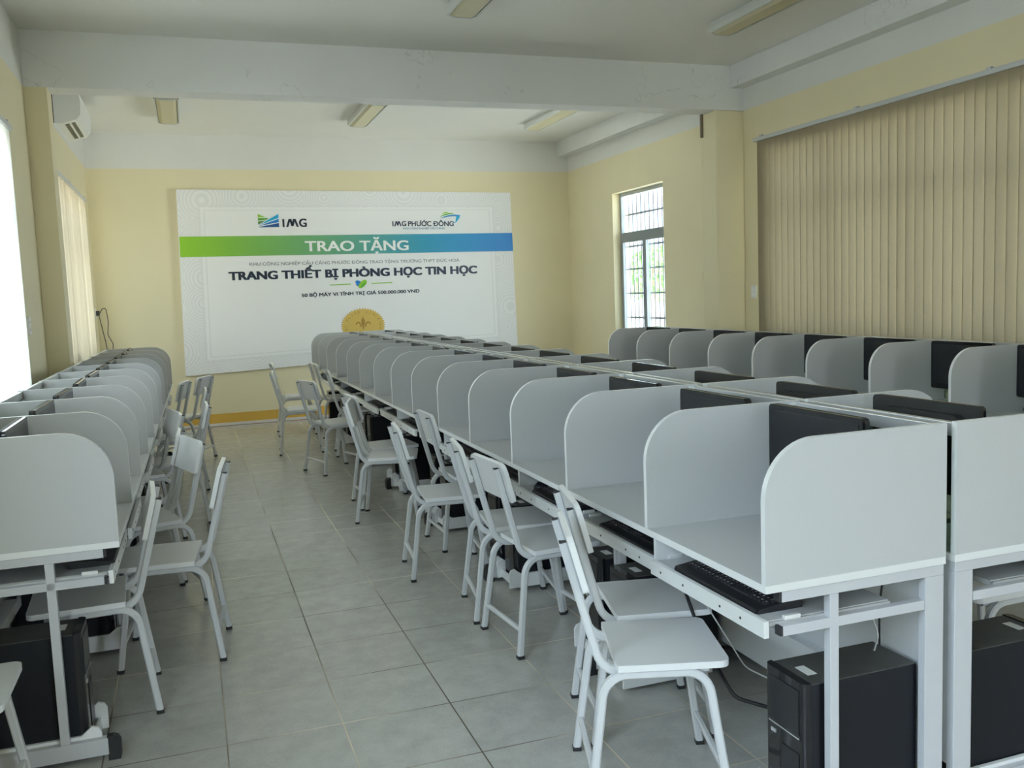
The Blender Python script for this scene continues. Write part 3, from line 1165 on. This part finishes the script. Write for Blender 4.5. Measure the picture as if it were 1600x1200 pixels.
# gold seal
sx, sz, srx, srz = 2.119, 1.164, 0.272, 0.216
b = MB(M_GOLD)
n = 48
pts = []
for k in range(n * 2):
    a_ = math.pi * k / n
    q = 1.06 if k % 2 == 0 else 0.97
    pts.append((sx + srx * q * math.cos(a_), sz + srz * q * math.sin(a_)))
flat(b, [pts], .002, 0, 0.003)
put(b, 'gold_seal')
b = MB(M_GOLDD)
phrase = 'FIRST PLACE ACHIEVEMENT'
for k, ch in enumerate(phrase):
    if ch == ' ':
        continue
    ang = math.radians(232 - k * 12.9)
    g_ = text('s', ch, (-.011, 0), (.011 if ch != 'I' else -.005, 0), 0.030, M_GOLDD, 0.0062, 0.0)
    ca, sa = math.cos(ang - math.pi / 2), math.sin(ang - math.pi / 2)
    cx_, cz_ = sx + srx * .76 * math.cos(ang), sz + srz * .76 * math.sin(ang)
    vs = [(cx_ + x_ * ca - z_ * sa, y_, cz_ + x_ * sa + z_ * ca) for x_, y_, z_ in g_.v]
    b.add(vs, g_.f)
flat(b, [[(sx, sz + .12), (sx + .025, sz + .06), (sx + .014, sz), (sx - .014, sz), (sx - .025, sz + .06)]], .0052)
for s_ in (-1, 1):
    flat(b, [[(sx + s_ * .018, sz), (sx + s_ * .03, sz + .035), (sx + s_ * .06, sz + .055), (sx + s_ * .09, sz + .045), (sx + s_ * .098, sz + .02), (sx + s_ * .085, sz + .01), (sx + s_ * .08, sz + .03), (sx + s_ * .062, sz + .036), (sx + s_ * .045, sz + .02), (sx + s_ * .035, sz)]], .0052)
flat(b, [[(sx - .05, sz - .012), (sx + .05, sz - .012), (sx + .05, sz - .003), (sx - .05, sz - .003)], [(sx - .012, sz - .015), (sx + .012, sz - .015), (sx, sz - .06)]], .0052)
put(b, 'seal_emboss')

# ------------------------------------------------------------------ computer desks
D, ZT, ZP = 0.587, 0.75, 1.123


def build_desk(p, last):
    """Two-seat desk; x runs from the sitter's edge to the back, y along the row, origin on the floor."""
    t_ = thing('computer_desk', 'x', 'computer desk')
    L_ = 2 * p
    k = MB(M_LAM, M_EDGE)
    k.box(0, D, 0.0005, L_ - 0.0005, ZT - .022, ZT, 0, 1, bevel=0.002)
    k.obj('desktop', t_)
    rx_, rz_ = 0.157, 0.157
    prof_ = [(0.0, ZT), (0.0, ZP - rz_)]
    for q in range(1, 13):
        a_ = math.pi * q / 24
        prof_.append((rx_ * (1 - math.cos(a_)), ZP - rz_ + rz_ * math.sin(a_)))
    prof_ += [(D - .001, ZP), (D - .001, ZT)]
    ends = [(0.0, 0.018), (p - .009, p + .009)] + ([(L_ - .018, L_)] if last else [])
    for y0_, y1_ in ends:
        k = MB(M_LAM, M_EDGE)
        k.prism(prof_, 'y', y0_, y1_, 0, 1)
        k.obj('divider', t_)
    for y0_, y1_ in ((.018, p - .009), (p + .009, L_ - (.018 if last else 0))):
        k = MB(M_PANE)
        k.box(D - .014, D - .008, y0_, y1_, ZT, ZP - .040)
        k.obj('glass_back', t_)
        k = MB(M_ALU)
        k.box(D - .022, D - .001, y0_, y1_, ZP - .042, ZP - .004, bevel=.002)
        k.obj('top_rail', t_)
        k = MB(M_EDGE)
        k.box(D - .046, D - .022, y1_ - .012, y1_, ZP - .030, ZP - .006, bevel=.002)
        k.obj('rail_clip', t_)
    # steel end frames
    for e, sg in ((0.004, 1), (L_ - .004, -1)):
        ya_, yb_ = sorted((e, e + sg * .026))
        k = MB(M_MET)
        k.box(.052, D - .004, ya_, yb_, ZT - .052, ZT - .0225, bevel=.002)
        k.box(.055, D - .07, ya_, yb_, .607, .634, bevel=.002)
        k.box(.202, .230, ya_, yb_, .078, ZT - .052, bevel=.002)
        k.box(D - .068, D - .004, ya_, yb_, .078, ZT - .052, bevel=.002)
        k.box(.085, D - .01, ya_ - (.005 if sg > 0 else .006) + .003, yb_ + .003, .022, .079, bevel=.003)
        fr = k.obj('end_frame', t_)
        k = MB(M_RUB)
        k.box(.044, .052, ya_ + .001, yb_ - .001, ZT - .051, ZT - .0235)
        k.obj('end_plug', fr)
        k = MB(M_RUB)
        k.box(.047, .055, ya_ + .001, yb_ - .001, .608, .633)
        k.obj('end_plug', fr)
        k = MB(M_RUB)
        gl = [(.088, .0), (.05, .0), (.046, .012), (.046, .062), (.054, .078), (.068, .084), (.088, .084)]
        k.prism(gl, 'y', ya_ - .001, yb_ + .001)
        k.obj('foot_glide', fr)
        k = MB(M_RUB)
        k.box(D - .05, D - .015, ya_, yb_, 0, .022)
        k.obj('rear_foot_pad', fr)
    # slide rails of the middle divider, lower divider, modesty panel
    k = MB(M_EDGE)
    k.box(.03, .44, p - .008, p + .008, .605, ZT - .0225)
    k.obj('lower_divider', t_)
    k = MB(M_EDGE)
    k.box(D - .030, D - .014, .031, L_ - .031, .12, ZT - .0225)
    k.box(D - .085, D - .030, .27, L_ - .27, .30, .315)
    k.box(D - .095, D - .085, .27, L_ - .27, .285, .33)
    k.obj('modesty_panel', t_)
    # pull-out keyboard trays
    for n_, (y0_, y1_) in enumerate(((.036, p - .012), (p + .012, L_ - .036))):
        pull = (0.0, 0.018)[n_]
        k = MB(M_LAM)
        k.box(.026 + pull, .42, y0_, y1_, .626, .642)
        tr = k.obj('keyboard_tray', t_)
        k = MB(M_EDGE, M_RUB)
        k.box(.010 + pull, .026 + pull, y0_ - .012, y1_ + .008, .600, .646, bevel=.002)
        for fx in (.16, .33, .67, .90):
            y = y0_ + (y1_ - y0_) * fx
            k.lathe([(.004, -.001), (.004, .001)], (.010 + pull, y, .622), 'x', 8, 1)
        k.obj('tray_front', tr)
        for y in (y0_ - .003, y1_ + .003):
            k = MB(M_ALU)
            k.box(.03 + pull, .42, y - .005, y + .005, .630, .640)
            k.obj('slide_rail', tr)
        for y in (y0_ - .006, y1_ + .004):
            k = MB(M_PLASTIC_W)
            k.box(.075, .125, y - .006, y + .008, .640, .652, bevel=.003)
            k.obj('rail_stop', tr)
    # low white tower holders, one by each end frame
    for cy in (.130, L_ - .130):
        k = MB(M_EDGE)
        wall = [(.105, .02), (.105, .095), (.115, .112), (.135, .118), (.15, .105), (.17, .09), (D - .1, .09), (D - .1, .02)]
        k.prism(wall, 'y', cy - .105, cy - .093)
        k.prism(wall, 'y', cy + .093, cy + .105)
        k.box(.125, D - .1, cy - .093, cy + .093, .028, .043)
        k.box(.125, .137, cy - .093, cy + .093, .043, .065)
        k.obj('tower_holder', t_)
        
    return t_


def build_monitor():
    """Wide screen facing -x; origin on the desktop below the middle of the screen."""
    t_ = thing('monitor', 'x', 'monitor')
    k = MB(M_SHELL)
    w_, z0_, z1_ = .22, .090, .378
    k.prism(rrect(-w_, w_, z0_, z1_, (.012, .012, .014, .014), 4), 'x', -.002, .014)
    k.prism(rrect(-w_ + .05, w_ - .05, z0_ + .05, z1_ - .03, (.03,) * 4, 4), 'x', .014, .042)
    k.obj('screen_housing', t_)
    k = MB(M_GLOSS)
    k.prism(rrect(-w_, w_, z0_, z1_, (.012, .012, .014, .014), 4), 'x', -.012, -.002)
    k.obj('bezel', t_)
    k = MB(M_SCR)
    k.box(-.0135, -.012, -w_ + .016, w_ - .016, z0_ + .032, z1_ - .018)
    k.obj('screen', t_)
    k = MB(M_BLK)
    k.prism([(-.025, .012), (.025, .012), (.02, .17), (-.02, .17)], 'x', .018, .05)
    k.obj('stand_neck', t_)
    k = MB(M_GLOSS)
    k.prism(ell(.02, 0, .085, .11, 0, 24), 'z', 0.0, .014)
    k.obj('stand_base', t_)
    return t_


KEYBOARD = {}


def build_keyboard():
    """Keyboard lying with its typing edge at -x, length along y; origin on the tray under its middle."""
    t_ = thing('keyboard', 'x', 'keyboard')
    k = MB(M_BLK)
    pr = [(-.075, 0), (.075, 0), (.075, .024), (.06, .026), (-.035, .016), (-.07, .012), (-.075, .008)]
    k.prism(pr, 'y', -.215, .215)
    k.prism([(q[0] * .93, q[1]) for q in pr], 'y', -.222, .222)
    k.obj('keyboard_body', t_)
    k = MB(M_KEY, M_INKW)
    for row in range(6):
        x_ = -.030 + row * .0185 + (.006 if row == 5 else 0)
        z_ = .0165 + (x_ + .035) * .105
        y = -.205
        for q in range(21):
            wd = .0155
            if q in (14, 18):
                y += .005
            if row == 0 and 4 <= q <= 8:
                y += .0187
                continue
            k.box(x_ - .0072, x_ + .0072, y, y + wd - .0005, z_ - .004, z_ + .0062, bevel=0)
            if row < 5 or q % 2 == 0:
                k.box(x_ + .0005, x_ + .0045, y + .004, y + .008, z_ + .0062, z_ + .0065, 1)
            y += .0187
    k.box(-.0375, -.0225, -.205 + 4 * .0187, -.205 + 9 * .0187 - .003, .0125, .0215)
    k.obj('keys', t_)
    return t_


def build_mouse():
    t_ = thing('computer_mouse', 'x', 'mouse')
    k = MB(M_BLK)
    bm = bmesh.new()
    bmesh.ops.create_uvsphere(bm, u_segments=20, v_segments=10, radius=1)
    for v in bm.verts:
        x_, y_, z_ = v.co
        v.co = (x_ * .055, y_ * .03 * (1 - .12 * x_), max(0.0, z_ + .15) / 1.15 * .036)
    k.bm(bm)
    k.sm = [True] * len(k.f)
    k.obj('mouse_body', t_)
    k = MB(M_GLOSS)
    k.lathe([(.008, -.004), (.009, 0), (.008, .004)], (-.030, 0, .0265), 'y', 12)
    k.obj('scroll_wheel', t_)
    return t_


def build_tower():
    """Tower case, front towards -x; origin on its holder under its middle."""
    t_ = thing('computer_tower', 'x', 'computer')
    h = .397
    k = MB(M_TOW, M_DUST)
    k.box(-.165, .19, -.088, .088, 0, h, bevel=.002)
    k.mi = [1 if all(abs(k.v[i][2] - h) < .004 for i in f_) else 0 for f_ in k.f]
    k.obj('case', t_)
    k = MB(M_GLOSS, M_TOW)
    out_ = rrect(-.19, -.165, -.09, .09, (.02, 0, 0, .02), 5)
    k.prism(out_, 'z', .0, h + .003)
    fp = k.obj('front_panel', t_)
    k = MB(M_SCR)
    k.box(-.1925, -.188, -.068, .068, .25, .375)
    k.box(-.1925, -.188, -.068, .010, .03, .195)
    k.obj('drive_cover', fp)
    k = MB(M_ALU)
    k.box(-.1925, -.189, -.068, .068, .238, .2405)
    k.box(-.194, -.189, .035, .055, .212, .222)
    k.obj('power_button', fp)
    k = MB(M_BLUE, M_STK)
    k.box(-.1915, -.189, -.055, -.030, .165, .182)
    k.box(-.1916, -.189, -.055, -.030, .140, .165, 1)
    k.obj('badge', fp)
    k = MB(M_STK)
    k.box(-.135, -.105, -.035, .025, h, h + .0008)
    o_ = k.obj('sticker', t_)
    tag(o_, 'small white sticker on top of the case')
    return t_


P_, Y0 = 0.647, 1.9316
PL_, YL0, XLF, TILT = 0.633, 3.244, -0.2702, 0.0114
PR_, YR0, XRF = 0.6171, 8.2129, 3.8959
XMA, XMB = 1.340, 1.9271 + 0.032 + D
DESK, MON, MOU, TOWER = {}, {}, {}, {}
jr = random.Random(11)

ROWN = {'A': 'centre row aisle side', 'B': 'centre row tan-blind side', 'L': 'row below bright blinds', 'R': 'row below tan blinds'}
FROM = {'A': 'from near end', 'B': 'from near end', 'L': 'from near end', 'R': 'from barred window'}


def local(row, lx, ly, z):
    """Point of a row: lx depth from the sitter's edge, ly distance from the row's near end (from its far end for R)."""
    if row == 'A':
        return (XMA + lx, Y0 + ly, z)
    if row == 'B':
        return (XMB - lx, Y0 + ly, z)
    if row == 'L':
        return (XLF - lx + TILT * ly, YL0 + ly, z)
    return (XRF + lx, YR0 - ly, z)


ROT = {'A': 0.0, 'B': math.pi, 'L': math.pi - TILT, 'R': 0.0}
PER = {'A': P_, 'B': P_, 'L': PL_, 'R': PR_}
NDESK = {'A': 7, 'B': 7, 'L': 5, 'R': 5}
for row in 'ABLR':
    p = PER[row]
    for n in range(NDESK[row]):
        lab = 'white two-seat computer desk with grey dividers, %s %s, %s' % (ORD[n], FROM[row], ROWN[row])
        # the origin's end of a desk is local y = 0; rows turned round start from their other end
        ly = (n * 2 * p) if row == 'A' else (n * 2 + 2) * p
        last = row == 'B' or (row == 'A' and n == 6) or (row == 'L' and n == 0) or (row == 'R' and n == 0)
        key = (row if row in 'LR' else 'M', last)
        make_or_copy(DESK, key, lambda: build_desk(p, last), lab, 'computer desks, ' + ROWN[row], local(row, 0, ly, 0), ROT[row])

# ---- equipment of every booth
for row, nst in (('A', 14), ('B', 14), ('L', 10), ('R', 8)):
    p = PER[row]
    for s in range(nst):
        st = s * p
        if row == 'A':
            off, lx = (.375, .30, .29, .275, .28, .26, .255, .26, .265, .27, .26, .28, .27, .265)[s], .445
        elif row == 'B':
            off, lx = (.375, .28, .26, .26, .255, .30, .25, .28, .26, .27, .28, .26, .27, .265)[s], .335
        elif row == 'L':
            off, lx = .36, .345
        else:
            off, lx = (.29, .31, .29, .30, .30, .315, .31, .30)[s], .404
        off += jr.uniform(-.006, .006)
        yaw = math.radians(jr.uniform(-2, 2))
        # screens stand a little turned in some booths
        make_or_copy(MON, 'm', build_monitor, 'black flat monitor in %s booth %s, %s' % (ORD[s], FROM[row], ROWN[row]), 'monitors, ' + ROWN[row], local(row, lx, st + off, ZT), ROT[row] + yaw)
for row, sts in (('A', range(14)), ('B', range(2)), ('L', range(5))):
    p = PER[row]
    for s in sts:
        st = s * p
        off = (.302 if s % 2 == 0 else .245) + jr.uniform(-.01, .01)
        if row == 'L':
            off = .34
        if s == 2 and row == 'A':
            off = .265
        make_or_copy(KEYBOARD, 'k', build_keyboard, 'black keyboard on %s pull-out tray %s, %s' % (ORD[s], FROM[row], ROWN[row]), 'keyboards, ' + ROWN[row], local(row, .105 + (.012 if s % 2 else 0), st + off, .642), ROT[row])
for lab, loc, rz in (('black mouse beyond the keyboard on third tray, centre row aisle side', local('A', .11, 2 * P_ + .535, .642), .2),
                     ('black mouse beyond the keyboard on fifth tray, centre row aisle side', local('A', .10, 4 * P_ + .56, .642), -.1),
                     ('black mouse on the desktop of the row below tan blinds', local('R', .50, 7 * PR_ + .075, ZT), 1.2)):
    make_or_copy(MOU, 'm', build_mouse, lab, 'computer mice', loc, rz)
for row, sts in (('A', range(14)), ('B', range(2)), ('L', (0, 1, 2, 4, 5, 6, 7))):
    p = PER[row]
    for s in sts:
        dsk = (s // 2) * 2 * p
        ly = dsk + (.130 if s % 2 == 0 else 2 * p - .130)
        make_or_copy(TOWER, 't', build_tower, 'black computer tower under %s booth %s, %s' % (ORD[s], FROM[row], ROWN[row]), 'computer towers, ' + ROWN[row], local(row, .335, ly, .043), ROT[row])

# ------------------------------------------------------------------ chairs
CH = {}


def build_chair():
    """Tube-framed classroom chair facing +x; origin on the floor between its legs."""
    t_ = thing('classroom_chair', 'x', 'chair')
    k = MB(M_CHAIRLAM, M_EDGE)
    k.prism(rrect(-.115, .215, -.18, .18, (.006, .03, .03, .006), 5), 'z', .4205, .4405, 0, 1)
    k.obj('seat', t_)
    # backrest board, tilted with its posts
    tilt = math.atan2(.105, .398)
    k = MB(M_CHAIRLAM, M_EDGE)
    k.prism(rrect(-.18, .18, -.085, .085, (.012, .012, .035, .035), 5), 'x', 0, .018, 0, 1)
    mt = Matrix.Translation((-.152 - (.738 - .402) * .2638 + .0135, 0, .738)) @ Matrix.Rotation(-tilt, 4, 'Y')
    k.xf(mt)
    k.obj('backrest', t_)

    def yy(s_, z_):
        return s_ * (.163 + .032 * (1 - z_ / .408))
    for s_ in (1, -1):
        full = fillet([(-.205, yy(s_, .012), .012), (-.150, yy(s_, .408), .408), (.150, yy(s_, .408), .408), (.205, yy(s_, .012), .012)], (.075, .075), 7)
        mid = len(full) // 2
        half = Vector((0, yy(s_, .408), .408))
        for path, sx_ in ((full[:mid] + [half], -1), ([half] + full[mid:], 1)):
            k = MB(M_CHR)
            k.tube(path, .0125, normal=(0, 1, 0), square=True)
            lg_ = k.obj('leg', t_)
            k = MB(M_RUB)
            k.box(sx_ * .2055 - .014, sx_ * .2055 + .014, yy(s_, 0) - .014, yy(s_, 0) + .014, 0, .014, bevel=.002)
            k.obj('foot_cap', lg_)
        k = MB(M_CHR)
        k.tube(fillet([(.16, s_ * .135, .4075), (-.152, s_ * .135, .402), (-.257, s_ * .135, .80)], (.085,), 8), .0125, normal=(0, 1, 0), square=True)
        pt = k.obj('back_post', t_)
        k = MB(M_RUB)
        k.box(-.257 - .0105, -.257 + .0105, s_ * .135 - .0105, s_ * .135 + .0105, .799, .8035)
        k.obj('post_plug', pt)
    for sx_ in (-1, 1):
        x_ = sx_ * (.205 - .055 * (.115 - .012) / .396)
        k = MB(M_CHR)
        k.tube([(x_, -yy(1, .115), .115), (x_, yy(1, .115), .115)], .009, normal=(0, 0, 1), square=True)
        k.obj('stretcher', t_)
    return t_


CHAIRS = [
    # x, y, heading, label, group
    (1.255, 2.436, -17.5, 'pale metal chair at the very end of the centre row, whole seat showing', 0),
    (1.424, 2.813, -13.0, 'pale chair tucked directly behind the end chair of the centre row', 0),
    (1.393, 3.685, 5.0, 'pale chair with its whole back showing, third along the centre row', 0),
    (1.390, 4.105, -8.0, 'pale chair just behind the one with its whole back showing', 0),
    (1.260, 4.854, -5.6, 'pale chair pulled out in the aisle, fifth along the centre row', 0),
    (1.538, 5.349, 1.5, 'pale chair pushed under the desk edge, sixth along the centre row', 0),
    (1.230, 6.221, -15.0, 'pale chair turned slightly, seventh along the centre row, back overlapping another', 0),
    (1.298, 6.632, 5.0, 'pale chair overlapped by the turned seventh chair of the centre row', 0),
    (1.150, 8.143, 19.0, 'pale chair showing its back square-on, angled out in the far aisle', 0),
    (1.489, 8.971, -6.0, 'pale chair pushed in beyond the angled chair of the centre row', 0),
    (0.986, 9.367, -5.0, 'pale chair standing far out in the aisle side-on, facing the centre row', 0),
    (1.500, 10.285, 5.0, 'pale chair pushed up to the last booths of the centre row', 0),
    (1.093, 10.70, -2.0, 'pale chair out in the aisle by the end wall', 0),
    (-0.418, 3.750, 183.0, 'pale chair pushed under the first desk of the bright-blind row', 1),
    (-0.146, 4.207, 174.4, 'pale chair pulled into the aisle, second along the bright-blind row', 1),
    (-0.263, 4.996, 196.7, 'pale chair turned to show its backrest front, third along the bright-blind row', 1),
    (-0.335, 5.390, 179.0, 'pale chair seen edge-on, fourth along the bright-blind row', 1),
    (-0.365, 6.390, 193.0, 'pale chair turned toward the camera, fifth along the bright-blind row', 1),
    (-0.165, 6.800, 181.0, 'pale chair seen edge-on in the aisle, sixth along the bright-blind row', 1),
    (-0.150, 8.000, 180.0, 'pale chair seen edge-on, seventh along the bright-blind row', 1),
    (-0.310, 8.905, 166.0, 'pale chair showing its back against the cream end wall, bright-blind side', 1),
    (-0.110, 9.430, 155.0, 'pale chair showing its back just below the ceremony board corner', 1),
    (-0.775, 2.930, 0.0, 'pale chair whose seat corner juts in before the bright-blind row', 1),
    (2.640, 2.470, 180.0, 'pale chair beyond the black tower on the tan-blind side of centre row', 2),
]
GRP = ['chairs along the centre row aisle', 'chairs along the bright-blind row', 'chairs on the tan-blind side']
for x, y, hd, lab, g in CHAIRS:
    make_or_copy(CH, 'c', build_chair, lab, GRP[g], (x, y, 0), math.radians(hd))

# ------------------------------------------------------------------ loose cables under the near desks
def cable(label, pts, rad, material):
    k = MB(material)
    k.tube(fillet(pts, (.05,) * (len(pts) - 2), 4), rad, 6)
    return tag(k.obj('cable'), label, 'cable')


cable('thick black cable drooping from under the second tray to the near tower', [(1.60, 2.72, .60), (1.52, 2.66, .50), (1.50, 2.50, .36), (1.52, 2.36, .24), (1.66, 2.27, .20), (1.80, 2.24, .28)], .006, M_CABLE)
cable('thin grey cable hanging behind the near keyboard tray', [(1.62, 2.74, .61), (1.56, 2.62, .48), (1.60, 2.42, .30), (1.75, 2.32, .22), (1.83, 2.30, .30)], .0025, M_CABLEW)
cable('black cable dropping behind the near steel post', [(1.83, 2.06, .70), (1.82, 2.07, .58), (1.83, 2.08, .46)], .003, M_CABLE)
cable('coiled grey cable on the white panel behind the near tower', [(1.80, 2.10, .56), (1.79, 2.14, .53), (1.80, 2.17, .57), (1.79, 2.14, .60), (1.80, 2.09, .57), (1.81, 2.06, .50), (1.82, 2.09, .44)], .003, M_CABLEW)
